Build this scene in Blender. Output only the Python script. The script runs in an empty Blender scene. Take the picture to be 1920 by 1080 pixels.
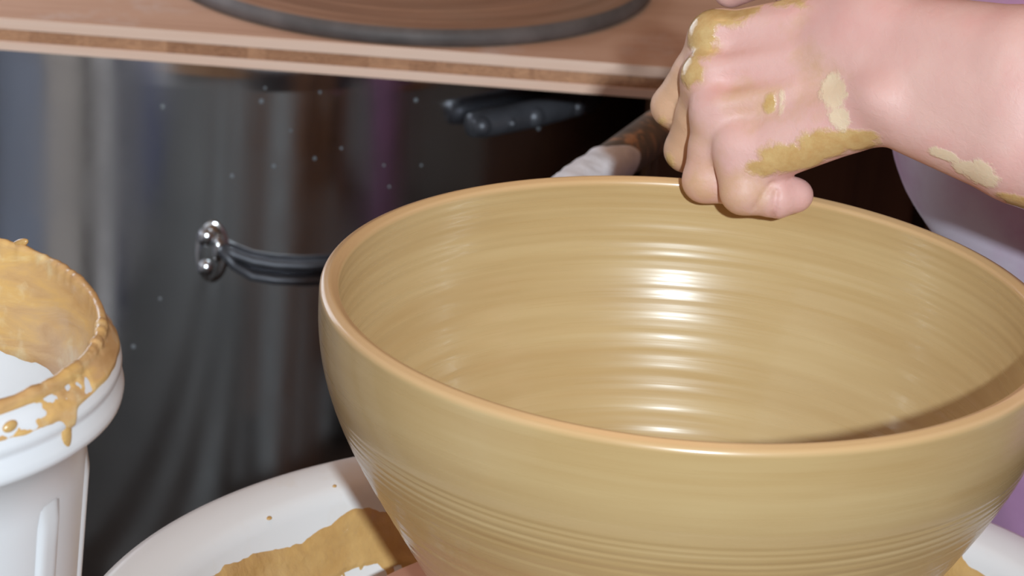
import bpy, math, random
import numpy as np
from mathutils import Matrix, Vector

random.seed(7)
rng = np.random.RandomState(11)
scene = bpy.context.scene
C = scene.collection

# ------------------------------------------------------------------ camera
CAM_POS = Vector((0.0, -1.21411, 0.46468))
RIGHT = Vector((0.99378, 0.08905, 0.06687))
UP = Vector((-0.09431, 0.35372, 0.93059))
BACK = Vector((0.05921, -0.93110, 0.35991))
cam_d = bpy.data.cameras.new('camera')
cam = bpy.data.objects.new('camera', cam_d)
C.objects.link(cam)
cam.matrix_world = Matrix(((RIGHT.x, UP.x, BACK.x, CAM_POS.x), (RIGHT.y, UP.y, BACK.y, CAM_POS.y),
                           (RIGHT.z, UP.z, BACK.z, CAM_POS.z), (0, 0, 0, 1)))
cam_d.sensor_width = 36.0
cam_d.lens = 105.57
cam_d.clip_start = 0.05
cam_d.dof.use_dof = True
cam_d.dof.focus_distance = 1.33
cam_d.dof.aperture_fstop = 20.0
scene.camera = cam

# ------------------------------------------------------------------ world and lights
world = bpy.data.worlds.new('world')
scene.world = world
world.use_nodes = True
wb = world.node_tree.nodes['Background']
wb.inputs[0].default_value = (1.0, 0.58, 0.34, 1)
wb.inputs[1].default_value = 0.15

def area_light(name, loc, target, size, power, col, shape='DISK'):
    l = bpy.data.lights.new(name, 'AREA')
    l.shape = shape
    l.size = size
    l.energy = power
    l.color = col
    o = bpy.data.objects.new(name, l)
    C.objects.link(o)
    o.location = loc
    o.rotation_euler = (Vector(target) - Vector(loc)).to_track_quat('-Z', 'Y').to_euler()
    return o

FLASH_POS = CAM_POS + BACK * 1.25 + RIGHT * 0.20 + UP * 0.075
area_light('flash_lamp', FLASH_POS, (-0.05, 0.15, -0.05), 0.06, 72.0, (0.80, 0.93, 1.0))
area_light('ceiling_lamp', (-0.2, 0.5, 1.9), (0, 0.2, 0), 0.9, 5.5, (1.0, 0.54, 0.30), 'SQUARE')

vs = scene.view_settings
vs.view_transform = 'Standard'
vs.look = 'None'
vs.gamma = 1.0
vs.use_curve_mapping = False
vs.exposure = 0.0

# ------------------------------------------------------------------ helpers
FLOOR = -0.72

def srgb(r, g, b):
    def f(c):
        c /= 255.0
        return c / 12.92 if c <= 0.04045 else ((c + 0.055) / 1.055) ** 2.4
    return (f(r), f(g), f(b), 1.0)

class NT:
    """tiny node-tree helper"""
    def __init__(self, name):
        self.m = bpy.data.materials.new(name)
        self.m.use_nodes = True
        self.t = self.m.node_tree
        self.b = self.t.nodes['Principled BSDF']
        self.out = self.t.nodes['Material Output']
    def n(self, typ, **kw):
        nd = self.t.nodes.new(typ)
        for k, v in kw.items():
            setattr(nd, k, v)
        return nd
    def l(self, a, b):
        self.t.links.new(a, b)
    def set(self, **kw):
        for k, v in kw.items():
            self.b.inputs[k.replace('_', ' ')].default_value = v
    def coord(self, scale=(1, 1, 1), kind='Object'):
        tc = self.n('ShaderNodeTexCoord')
        mp = self.n('ShaderNodeMapping')
        mp.inputs['Scale'].default_value = scale
        self.l(tc.outputs[kind], mp.inputs['Vector'])
        return mp.outputs['Vector']
    def noise(self, vec, scale, detail=4, rough=0.55, dist=0.0):
        nd = self.n('ShaderNodeTexNoise')
        nd.inputs['Scale'].default_value = scale
        nd.inputs['Detail'].default_value = detail
        nd.inputs['Roughness'].default_value = rough
        nd.inputs['Distortion'].default_value = dist
        self.l(vec, nd.inputs['Vector'])
        return nd.outputs['Fac']
    def ramp(self, fac, stops):
        r = self.n('ShaderNodeValToRGB')
        els = r.color_ramp.elements
        while len(els) < len(stops):
            els.new(0.5)
        for e, (p, c) in zip(els, stops):
            e.position = p
            e.color = c if len(c) == 4 else (*c, 1)
        self.l(fac, r.inputs[0])
        return r.outputs[0]
    def mix(self, fac, a, b):
        mx = self.n('ShaderNodeMix', data_type='RGBA')
        for s, v in ((mx.inputs[0], fac), (mx.inputs[6], a), (mx.inputs[7], b)):
            if hasattr(v, 'is_linked') or hasattr(v, 'links'):
                self.l(v, s)
            else:
                s.default_value = v
        return mx.outputs[2]
    def math(self, op, a, b=0.0, clamp=False):
        m = self.n('ShaderNodeMath', operation=op, use_clamp=clamp)
        for s, v in ((m.inputs[0], a), (m.inputs[1], b)):
            if hasattr(v, 'links'):
                self.l(v, s)
            else:
                s.default_value = v
        return m.outputs[0]
    def bump(self, h, strength, dist=0.001, normal=None):
        bp = self.n('ShaderNodeBump')
        bp.inputs['Strength'].default_value = strength
        bp.inputs['Distance'].default_value = dist
        self.l(h, bp.inputs['Height'])
        if normal is not None:
            self.l(normal, bp.inputs['Normal'])
        return bp.outputs['Normal']
    def col(self, sock):
        self.l(sock, self.b.inputs['Base Color'])
    def nor(self, sock):
        self.l(sock, self.b.inputs['Normal'])

def mesh_obj(name, verts, faces, mat, parent=None, smooth=True):
    me = bpy.data.meshes.new(name)
    me.from_pydata([tuple(v) for v in verts], [], [tuple(f) for f in faces])
    me.update()
    if smooth:
        me.polygons.foreach_set('use_smooth', [True] * len(me.polygons))
    me.materials.append(mat)
    o = bpy.data.objects.new(name, me)
    C.objects.link(o)
    if parent:
        o.parent = parent
    return o

def empty(name, loc=(0, 0, 0), rz=0.0):
    o = bpy.data.objects.new(name, None)
    C.objects.link(o)
    o.location = loc
    o.rotation_euler = (0, 0, rz)
    o.empty_display_size = 0.05
    return o

def tag(o, label=None, cat=None, group=None, kind=None):
    if label: o['label'] = label
    if cat: o['category'] = cat
    if group: o['group'] = group
    if kind: o['kind'] = kind
    return o

def lathe(profile, seg=96, center=(0, 0), closed=False):
    pr = np.array(profile, float)
    n = len(pr)
    a = np.linspace(0, 2 * np.pi, seg, endpoint=False)
    X = center[0] + pr[:, 0][:, None] * np.cos(a)
    Y = center[1] + pr[:, 0][:, None] * np.sin(a)
    Z = np.repeat(pr[:, 1][:, None], seg, 1)
    V = np.stack([X, Y, Z], -1).reshape(-1, 3)
    F = []
    rows = n if closed else n - 1
    for i in range(rows):
        i2 = (i + 1) % n
        for j in range(seg):
            j2 = (j + 1) % seg
            F.append((i * seg + j, i * seg + j2, i2 * seg + j2, i2 * seg + j))
    return V, F

def box(x0, x1, y0, y1, z0, z1, bev=0.0):
    import bmesh
    bm = bmesh.new()
    bmesh.ops.create_cube(bm, size=1.0)
    for v in bm.verts:
        v.co = Vector(((x0 + x1) / 2 + v.co.x * (x1 - x0), (y0 + y1) / 2 + v.co.y * (y1 - y0), (z0 + z1) / 2 + v.co.z * (z1 - z0)))
    if bev > 0:
        bmesh.ops.bevel(bm, geom=list(bm.edges), offset=bev, segments=2, affect='EDGES', profile=0.6)
    V = [tuple(v.co) for v in bm.verts]
    bm.verts.index_update()
    F = [tuple(v.index for v in f.verts) for f in bm.faces]
    bm.free()
    return V, F

def tube(pts, rad, seg=16, cap=True):
    P = [Vector(p) for p in pts]
    n = len(P)
    if not hasattr(rad, '__len__'):
        rad = [rad] * n
    V, F = [], []
    ref = Vector((0, 0, 1))
    for i in range(n):
        d = (P[min(i + 1, n - 1)] - P[max(i - 1, 0)]).normalized()
        if abs(d.dot(ref)) > 0.95:
            ref = Vector((1, 0, 0))
        u = d.cross(ref).normalized()
        w = d.cross(u).normalized()
        ref = -w if False else ref
        for j in range(seg):
            a = 2 * math.pi * j / seg
            V.append(P[i] + (u * math.cos(a) + w * math.sin(a)) * rad[i])
    for i in range(n - 1):
        for j in range(seg):
            j2 = (j + 1) % seg
            F.append((i * seg + j, i * seg + j2, (i + 1) * seg + j2, (i + 1) * seg + j))
    if cap:
        F.append(tuple(range(seg - 1, -1, -1)))
        F.append(tuple((n - 1) * seg + j for j in range(seg)))
    return V, F

def join(parts):
    V, F = [], []
    for v, f in parts:
        o = len(V)
        V += [tuple(p) for p in v]
        F += [tuple(i + o for i in q) for q in f]
    return V, F

def ellipsoid(c, r, nu=12, nv=8, axes=None):
    V, F = [], []
    c = Vector(c)
    ax = axes or (Vector((1, 0, 0)), Vector((0, 1, 0)), Vector((0, 0, 1)))
    V.append(c + ax[2] * r[2])
    for i in range(1, nv):
        th = math.pi * i / nv
        for j in range(nu):
            ph = 2 * math.pi * j / nu
            V.append(c + ax[0] * (r[0] * math.sin(th) * math.cos(ph)) + ax[1] * (r[1] * math.sin(th) * math.sin(ph)) + ax[2] * (r[2] * math.cos(th)))
    V.append(c - ax[2] * r[2])
    for j in range(nu):
        F.append((0, 1 + j, 1 + (j + 1) % nu))
        F.append((len(V) - 1, 1 + (nv - 2) * nu + (j + 1) % nu, 1 + (nv - 2) * nu + j))
    for i in range(nv - 2):
        for j in range(nu):
            a = 1 + i * nu + j
            b = 1 + i * nu + (j + 1) % nu
            F.append((a, a + nu, b + nu, b))
    return V, F

# value noise on numpy arrays
_perm = rng.permutation(256)
_vals = rng.rand(256)
def vnoise(x, y, z):
    x, y, z = np.broadcast_arrays(np.asarray(x, float), np.asarray(y, float), np.asarray(z, float))
    xi, yi, zi = np.floor(x).astype(int), np.floor(y).astype(int), np.floor(z).astype(int)
    xf, yf, zf = x - xi, y - yi, z - zi
    u, v, w = [t * t * (3 - 2 * t) for t in (xf, yf, zf)]
    def h(a, b, c):
        return _vals[_perm[(_perm[(_perm[a & 255] + b) & 255] + c) & 255]]
    def lerp(a, b, t):
        return a + (b - a) * t
    return lerp(lerp(lerp(h(xi, yi, zi), h(xi + 1, yi, zi), u), lerp(h(xi, yi + 1, zi), h(xi + 1, yi + 1, zi), u), v),
                lerp(lerp(h(xi, yi, zi + 1), h(xi + 1, yi, zi + 1), u), lerp(h(xi, yi + 1, zi + 1), h(xi + 1, yi + 1, zi + 1), u), v), w)
def fbm(x, y, z, o=4):
    s, a, t = 0.0, 1.0, 0.0
    for k in range(o):
        f = 2.0 ** k
        s = s + a * vnoise(np.asarray(x) * f + 17 * k, np.asarray(y) * f + 5 * k, np.asarray(z) * f + 9 * k)
        t += a
        a *= 0.5
    return s / t

def cubic(xk, yk, x):
    """natural cubic spline"""
    xk, yk, x = np.array(xk, float), np.array(yk, float), np.array(x, float)
    n = len(xk)
    h = np.diff(xk)
    A = np.eye(n)
    b = np.zeros(n)
    for i in range(1, n - 1):
        A[i, i - 1], A[i, i], A[i, i + 1] = h[i - 1], 2 * (h[i - 1] + h[i]), h[i]
        b[i] = 3 * ((yk[i + 1] - yk[i]) / h[i] - (yk[i] - yk[i - 1]) / h[i - 1])
    c = np.linalg.solve(A, b)
    i = np.clip(np.searchsorted(xk, x) - 1, 0, n - 2)
    d = x - xk[i]
    bb = (yk[i + 1] - yk[i]) / h[i] - h[i] * (2 * c[i] + c[i + 1]) / 3
    dd = (c[i + 1] - c[i]) / (3 * h[i])
    return yk[i] + bb * d + c[i] * d ** 2 + dd * d ** 3

# ------------------------------------------------------------------ materials
def simple(name, c, rough=0.5, spec=0.5, metal=0.0, noise_amt=0.0, nscale=20, bump=0.0, bdist=0.001, bscale=200):
    t = NT(name)
    t.set(Roughness=rough, Metallic=metal, Specular_IOR_Level=spec)
    t.b.inputs['Base Color'].default_value = c
    v = t.coord()
    if noise_amt:
        f = t.noise(v, nscale)
        d = tuple(max(0, x * (1 - noise_amt)) for x in c[:3])
        e = tuple(min(1, x * (1 + noise_amt)) for x in c[:3])
        t.col(t.ramp(f, [(0.3, d), (0.7, e)]))
    if bump:
        t.nor(t.bump(t.noise(v, bscale), bump, bdist))
    return t.m

def mat_bowl():
    t = NT('wet_thrown_clay')
    v = t.coord((5, 5, 240))
    rings = t.noise(v, 1.0, 3, 0.6)
    v2 = t.coord((12, 12, 900))
    fine = t.noise(v2, 1.0, 2, 0.6)
    v3 = t.coord((6, 6, 60))
    tone = t.noise(v3, 1.0, 3)
    base = t.ramp(tone, [(0.3, srgb(190, 157, 108)), (0.7, srgb(204, 175, 127))])
    dark = t.mix(t.ramp(rings, [(0.35, (0.16, 0.16, 0.16)), (0.6, (0, 0, 0))]), base, srgb(176, 139, 84))
    tc = t.n('ShaderNodeTexCoord')
    sp = t.n('ShaderNodeSeparateXYZ')
    t.l(tc.outputs['Object'], sp.inputs[0])
    lip = t.n('ShaderNodeMapRange')
    lip.inputs[1].default_value = -0.0042
    lip.inputs[2].default_value = -0.0022
    t.l(sp.outputs[2], lip.inputs[0])
    t.col(t.mix(t.math('MULTIPLY', lip.outputs[0], 0.7), dark, srgb(220, 178, 130)))
    t.set(Roughness=0.34, Specular_IOR_Level=0.5, Coat_Weight=0.42, Coat_Roughness=0.1)
    hv = t.math('ADD', t.math('MULTIPLY', rings, 0.7), t.math('MULTIPLY', fine, 0.45))
    t.nor(t.bump(hv, 0.11, 0.0006))
    t.l(t.ramp(fine, [(0.3, (0.24, 0.24, 0.24)), (0.7, (0.42, 0.42, 0.42))]), t.b.inputs['Roughness'])
    return t.m

def mat_slip(name='wet_slip', c1=(190, 146, 88), c2=(212, 172, 112), rough=0.25):
    t = NT(name)
    v = t.coord()
    f = t.noise(v, 45, 5)
    t.col(t.ramp(f, [(0.3, srgb(*c1)), (0.7, srgb(*c2))]))
    t.set(Roughness=rough, Specular_IOR_Level=0.5, Coat_Weight=0.3, Coat_Roughness=0.1)
    t.nor(t.bump(t.noise(v, 110, 4), 0.45, 0.003))
    return t.m

def mat_white_plastic(name, stain=0.3, c=(232, 230, 230), sss=0.0):
    t = NT(name)
    v = t.coord()
    f = t.noise(v, 16, 6, 0.65)
    t.col(t.mix(t.ramp(f, [(0.55, (0, 0, 0)), (0.8, (stain, stain, stain))]), srgb(*c), srgb(214, 186, 140)))
    t.set(Roughness=0.32, Specular_IOR_Level=0.45)
    if sss:
        t.set(Subsurface_Weight=sss, Subsurface_Radius=(0.02, 0.02, 0.02))
        t.b.inputs['Subsurface Scale'].default_value = 0.3
    return t.m

def mat_wood(name, c1, c2, scale=(3, 40, 40), rough=0.6, dist=1.2, extra=None):
    t = NT(name)
    v = t.coord(scale)
    f = t.noise(v, 1.0, 5, 0.6, dist)
    col = t.ramp(f, [(0.25, srgb(*c1)), (0.55, srgb(*c2)), (0.8, srgb(*c1))])
    if extra:
        w = t.noise(t.coord(), 14, 6, 0.7)
        col = t.mix(t.ramp(w, [(0.56, (0, 0, 0)), (0.72, (0.55, 0.55, 0.55))]), col, srgb(*extra))
    t.col(col)
    t.set(Roughness=rough, Specular_IOR_Level=0.3)
    t.nor(t.bump(f, 0.25, 0.0006))
    return t.m

def mat_core():
    """end grain blocks of the core ply"""
    t = NT('end_grain_core')
    v = t.coord()
    bl = t.n('ShaderNodeTexVoronoi', feature='F1')
    bl.inputs['Scale'].default_value = 1.0
    t.l(t.coord((22, 0.0, 0.0)), bl.inputs['Vector'])
    rings = t.noise(t.coord((55, 55, 150)), 1.0, 3, 0.6, 3.5)
    c1 = t.ramp(rings, [(0.3, srgb(120, 76, 50)), (0.48, srgb(206, 150, 110)), (0.6, srgb(150, 98, 66)), (0.72, srgb(196, 146, 108))])
    t.col(t.mix(0.4, c1, t.ramp(bl.outputs['Color'], [(0.2, srgb(130, 84, 58)), (0.8, srgb(206, 154, 118))])))
    t.set(Roughness=0.65)
    return t.m

def mat_steel():
    t = NT('polished_steel')
    v = t.coord((9, 9, 0.8))
    f = t.noise(v, 1.0, 5, 0.6)
    sm = t.noise(t.coord((1, 1, 1)), 9, 6, 0.65)
    t.col(t.ramp(f, [(0.25, (0.74, 0.74, 0.76)), (0.75, (0.88, 0.88, 0.90))]))
    t.set(Metallic=1.0, Anisotropic=0.9)
    t.l(t.ramp(sm, [(0.35, (0.09, 0.09, 0.09)), (0.75, (0.17, 0.17, 0.17))]), t.b.inputs['Roughness'])
    tg = t.n('ShaderNodeTangent', direction_type='RADIAL', axis='Z')
    t.l(tg.outputs[0], t.b.inputs['Tangent'])
    wv = t.noise(t.coord((14, 14, 1.2)), 1.0, 2)
    t.nor(t.bump(wv, 0.12, 0.004))
    return t.m

def mat_skin():
    t = NT('skin_with_clay')
    at = t.n('ShaderNodeAttribute', attribute_name='masks')
    sep = t.n('ShaderNodeSeparateColor')
    t.l(at.outputs['Color'], sep.inputs[0])
    v = t.coord()
    n1 = t.noise(v, 60, 5, 0.6)
    n2 = t.noise(v, 170, 5, 0.65)
    n3 = t.noise(v, 25, 3)
    skin = t.ramp(n3, [(0.3, srgb(222, 172, 164)), (0.7, srgb(228, 184, 174))])
    blot = t.noise(v, 45, 3)
    skin = t.mix(t.ramp(blot, [(0.5, (0, 0, 0)), (0.75, (0.35, 0.35, 0.35))]), skin, srgb(226, 156, 150))
    def mask(s, n, amp, lo, hi):
        k = t.math('ADD', s, t.math('MULTIPLY', t.math('SUBTRACT', n, 0.5), amp))
        return t.ramp(k, [(lo, (0, 0, 0)), (hi, (1, 1, 1))])
    film = mask(sep.outputs[2], n1, 1.6, 0.25, 0.85)
    wet = mask(sep.outputs[0], t.math('ADD', t.math('MULTIPLY', n1, 0.7), t.math('MULTIPLY', n2, 0.3)), 2.0, 0.34, 0.64)
    dry = mask(sep.outputs[1], t.math('ADD', t.math('MULTIPLY', n1, 0.6), t.math('MULTIPLY', n2, 0.4)), 2.0, 0.38, 0.58)
    c = t.mix(t.math('MULTIPLY', film, 0.75), skin, srgb(208, 166, 124))
    c = t.mix(t.math('MULTIPLY', wet, 0.92), c, t.ramp(n2, [(0.3, srgb(200, 158, 96)), (0.7, srgb(216, 184, 124))]))
    c = t.mix(dry, c, srgb(230, 204, 174))
    t.col(c)
    r = t.mix(wet, (0.52, 0.52, 0.52, 1), (0.2, 0.2, 0.2, 1))
    r = t.mix(dry, r, (0.75, 0.75, 0.75, 1))
    t.l(r, t.b.inputs['Roughness'])
    t.set(Specular_IOR_Level=0.45, Subsurface_Weight=0.12, Subsurface_Radius=(1.0, 0.35, 0.2))
    t.b.inputs['Subsurface Scale'].default_value = 0.006
    t.l(t.math('MULTIPLY', wet, 0.5), t.b.inputs['Coat Weight'])
    t.b.inputs['Coat Roughness'].default_value = 0.12
    wr = t.noise(t.coord((260, 120, 260)), 1.0, 4, 0.6, 0.6)
    hh = t.math('ADD', t.math('MULTIPLY', wr, 0.5), t.math('MULTIPLY', wet, 0.8))
    hh = t.math('ADD', hh, t.math('MULTIPLY', dry, 0.5))
    t.nor(t.bump(hh, 0.5, 0.0012))
    return t.m

def mat_cloth(name, c1, c2, dust):
    t = NT(name)
    v = t.coord()
    at = t.n('ShaderNodeAttribute', attribute_name='masks')
    sep = t.n('ShaderNodeSeparateColor')
    t.l(at.outputs['Color'], sep.inputs[0])
    f = t.noise(v, 22, 5)
    c = t.ramp(f, [(0.3, srgb(*c1)), (0.7, srgb(*c2))])
    k = t.math('ADD', sep.outputs[0], t.math('MULTIPLY', t.math('SUBTRACT', t.noise(v, 30, 5), 0.5), 0.8))
    c = t.mix(t.ramp(k, [(0.25, (0, 0, 0)), (0.8, (0.85, 0.85, 0.85))]), c, srgb(*dust))
    t.col(c)
    t.set(Roughness=0.9, Specular_IOR_Level=0.15, Sheen_Weight=0.2)
    t.nor(t.bump(t.noise(v, 900, 2), 0.2, 0.0006))
    return t.m

M = dict(
    bowl=mat_bowl(), slip=mat_slip(), pan=mat_white_plastic('white_plastic_pan', 0.35),
    pail=mat_white_plastic('white_plastic_pail', 0.12, (236, 236, 240), 0.25),
    plytop=mat_wood('birch_face_ply', (180, 138, 112), (200, 160, 136), (2.2, 26, 26), 0.6, 1.0, (214, 198, 192)),
    ply=mat_wood('birch_edge_ply', (232, 190, 166), (238, 204, 184), (3, 60, 60), 0.6, 0.5),
    core=mat_core(), steel=mat_steel(),
    cabinet=mat_wood('dark_walnut', (72, 42, 27), (96, 60, 40), (20, 20, 2), 0.5),
    leg=mat_wood('brown_leg_wood', (120, 78, 52), (150, 104, 72), (30, 30, 2)),
    seat=mat_wood('stool_wood', (150, 112, 80), (176, 134, 98), (3, 30, 30)),
    body=simple('painted_grey_metal', srgb(70, 72, 76), 0.45, 0.5, 0.0, 0.1, 12),
    chrome=simple('bright_steel', (0.75, 0.76, 0.8, 1), 0.18, 0.5, 1.0),
    iron=simple('blackened_iron', srgb(92, 92, 98), 0.42, 0.5, 0.5, 0.25, 40),
    bat=simple('clay_stained_bat', srgb(206, 150, 122), 0.5, 0.4, 0, 0.12, 30, 0.3, 0.001, 60),
    skin=mat_skin(),
    trousers=mat_cloth('mauve_cotton', (168, 122, 158), (186, 138, 176), (206, 198, 212)),
    shirt=mat_cloth('grey_cotton', (120, 124, 140), (140, 144, 160), (190, 190, 200)),
    hair=simple('brown_hair', srgb(70, 46, 32), 0.5, 0.4, 0, 0.3, 60, 0.5, 0.003, 150),
    shoe=simple('dark_shoe_leather', srgb(52, 46, 44), 0.5, 0.4, 0, 0.15, 20),
)

for k_, c_ in dict(wall_left=(214, 210, 208), b_blue=(170, 182, 204), b_pale=(228, 222, 216), b_dark=(50, 36, 30), b_white=(236, 234, 234), b_navy=(34, 42, 74), b_grey=(150, 148, 150), b_royal=(40, 62, 130)).items():
    M[k_] = simple('paint_' + k_, srgb(*c_), 0.7, 0.3, 0, 0.12, 8)

def mat_floor():
    t = NT('grey_concrete')
    v = t.coord()
    f = t.noise(v, 3.5, 8, 0.65)
    t.col(t.ramp(f, [(0.3, srgb(40, 38, 37)), (0.7, srgb(62, 59, 57))]))
    t.set(Roughness=0.75)
    t.nor(t.bump(t.noise(v, 60, 5), 0.2, 0.003))
    return t.m

def mat_disc():
    t = NT('turned_brown_wood')
    tc = t.n('ShaderNodeTexCoord')
    sp = t.n('ShaderNodeSeparateXYZ')
    t.l(tc.outputs['Object'], sp.inputs[0])
    r = t.math('SQRT', t.math('ADD', t.math('MULTIPLY', sp.outputs[0], sp.outputs[0]), t.math('MULTIPLY', sp.outputs[1], sp.outputs[1])))
    cb = t.n('ShaderNodeCombineXYZ')
    t.l(t.math('MULTIPLY', r, 120), cb.inputs[0])
    t.l(t.math('MULTIPLY', sp.outputs[0], 5), cb.inputs[1])
    rg = t.noise(cb.outputs[0], 1.0, 4, 0.6)
    c = t.ramp(rg, [(0.3, srgb(126, 92, 72)), (0.7, srgb(160, 120, 96))])
    w = t.noise(t.coord(), 9, 4)
    c = t.mix(t.ramp(w, [(0.5, (0, 0, 0)), (0.75, (0.5, 0.5, 0.5))]), c, srgb(140, 118, 100))
    t.col(c)
    t.set(Roughness=0.55)
    t.nor(t.bump(rg, 0.3, 0.001))
    return t.m
M['floor'] = mat_floor()
M['disc'] = mat_disc()
M['disc_edge'] = simple('grey_worn_edge', srgb(92, 84, 82), 0.6, 0.4, 0, 0.35, 25)
M['wall'] = simple('dark_brown_plaster', srgb(96, 72, 56), 0.85, 0.3, 0, 0.15, 4)
M['white_wrap'] = simple('white_tape', srgb(226, 226, 232), 0.6, 0.4, 0, 0.12, 60, 0.5, 0.003, 60)
M['tapegrey'] = simple('grey_smear', srgb(120, 122, 126), 0.6, 0.4, 0, 0.2, 60)

def mat_pole():
    t = NT('clay_smeared_dark_pole')
    v = t.coord()
    f = t.noise(v, 38, 5, 0.6, 0.8)
    c = t.ramp(f, [(0.3, srgb(92, 88, 84)), (0.54, srgb(120, 110, 102)), (0.63, srgb(196, 154, 122)), (0.75, srgb(150, 126, 106))])
    t.col(c)
    t.set(Roughness=0.55)
    return t.m
M['pole'] = mat_pole()
def mat_smear():
    t = NT('thin_streaky_slip')
    tc = t.n('ShaderNodeTexCoord')
    sp = t.n('ShaderNodeSeparateXYZ')
    t.l(tc.outputs['Object'], sp.inputs[0])
    at = t.math('ARCTAN2', sp.outputs[1], sp.outputs[0])
    cb = t.n('ShaderNodeCombineXYZ')
    t.l(t.math('MULTIPLY', at, 2.2), cb.inputs[0])
    t.l(t.math('ADD', t.math('MULTIPLY', sp.outputs[2], 75), t.math('MULTIPLY', at, 2.0)), cb.inputs[1])
    st = t.noise(cb.outputs[0], 1.0, 5, 0.6, 0.6)
    c = t.ramp(st, [(0.28, srgb(196, 146, 92)), (0.46, srgb(214, 170, 116)), (0.58, srgb(226, 180, 112)), (0.72, srgb(238, 212, 158))])
    pt = t.noise(t.coord(), 40, 5, 0.6)
    c = t.mix(t.ramp(pt, [(0.54, (0, 0, 0)), (0.7, (0.75, 0.75, 0.75))]), c, srgb(236, 218, 176))
    t.col(c)
    t.set(Roughness=0.3, Coat_Weight=0.3, Coat_Roughness=0.12)
    t.nor(t.bump(st, 0.3, 0.002))
    return t.m
M['smear'] = mat_smear()

# ------------------------------------------------------------------ setting
def slab(name, x0, x1, y0, y1, z0, z1, mat):
    o = mesh_obj(name, *box(x0, x1, y0, y1, z0, z1), mat, smooth=False)
    o['kind'] = 'structure'
    return o
slab('floor', -2.6, 2.6, -2.2, 2.4, FLOOR - 0.05, FLOOR, M['floor'])
slab('wall_back', -2.6, 2.6, 2.0, 2.1, FLOOR, 1.9, M['wall'])

WX = -0.84
WY0, WY1, WZ0, WZ1 = .50, 1.60, -.10, .50       # window opening in the left wall
wl = slab('wall_left', WX - .1, WX, -1.0, WY0, FLOOR, 1.9, M['wall_left'])
for nm, a in (('wall_left', (WY1, 2.0, FLOOR, 1.9)), ('wall_left', (WY0, WY1, FLOOR, WZ0)), ('wall_left', (WY0, WY1, WZ1, 1.9))):
    slab(nm, WX - .1, WX, a[0], a[1], a[2], a[3], M['wall_left'])
def mat_daylight():
    t = NT('daylit_pane')
    t.b.inputs['Base Color'].default_value = (0.8, 0.8, 0.8, 1)
    t.b.inputs['Emission Color'].default_value = (0.78, 0.88, 1.0, 1)
    t.b.inputs['Emission Strength'].default_value = 2.7
    t.set(Roughness=0.1)
    return t.m
wn = tag(empty('window_1', (WX - .05, (WY0 + WY1) / 2, WZ0)), kind='structure')
hw, hh = (WY1 - WY0) / 2, WZ1 - WZ0
for a in ((-.02, .02, -hw, -hw + .035, 0, hh), (-.02, .02, hw - .035, hw, 0, hh), (-.02, .02, -hw + .035, hw - .035, 0, .035), (-.02, .02, -hw + .035, hw - .035, hh - .035, hh), (-.012, .012, -.012, .012, .035, hh - .035)):
    mesh_obj('window_frame', *box(*a, .002), M['b_white'], wn, False)
for a in ((-hw + .034, -.011), (.011, hw - .034)):
    mesh_obj('window_pane', *box(-.004, .004, a[0], a[1], .034, hh - .034), mat_daylight(), wn, False)
for y0, y1, h, m, lab in ((.555, .72, .56, 'b_blue', 'blue-grey painted board added at the left wall to reflect in the drum'), (.37, .545, .56, 'b_pale', 'wide pale cream reflection board added beside the blue-grey one'),
                          (.305, .342, .56, 'b_dark', 'narrow dark brown reflection batten added between two pale boards'), (.13, .295, .60, 'b_white', 'off-white reflection board added next to the narrow batten'),
                          (.0, .12, .58, 'b_navy', 'navy blue reflection board added beside the off-white one'), (-.24, -.02, .55, 'b_grey', 'mid grey reflection board added between navy and royal blue ones'), (-.50, -.26, .55, 'b_royal', 'royal blue reflection board added at the end of the row')):  # out-of-view boards added only to give the drum upright reflected stripes
    V, F = box(-.012, .012, y0, y1, 0, h, .002)
    c_, s_ = math.cos(.06), math.sin(.06)
    V = [(x * c_ - z * s_, y, x * s_ + z * c_) for x, y, z in V]
    zmin = min(v[2] for v in V)
    xmin = min(v[0] for v in V)
    o = mesh_obj('reflection_board', [(x - xmin, y, z - zmin) for x, y, z in V], F, M[m], smooth=False)
    o.location = (WX + .0005, 0, FLOOR)
    tag(o, lab, 'board', 'unseen boards added for the drum reflections')

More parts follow.
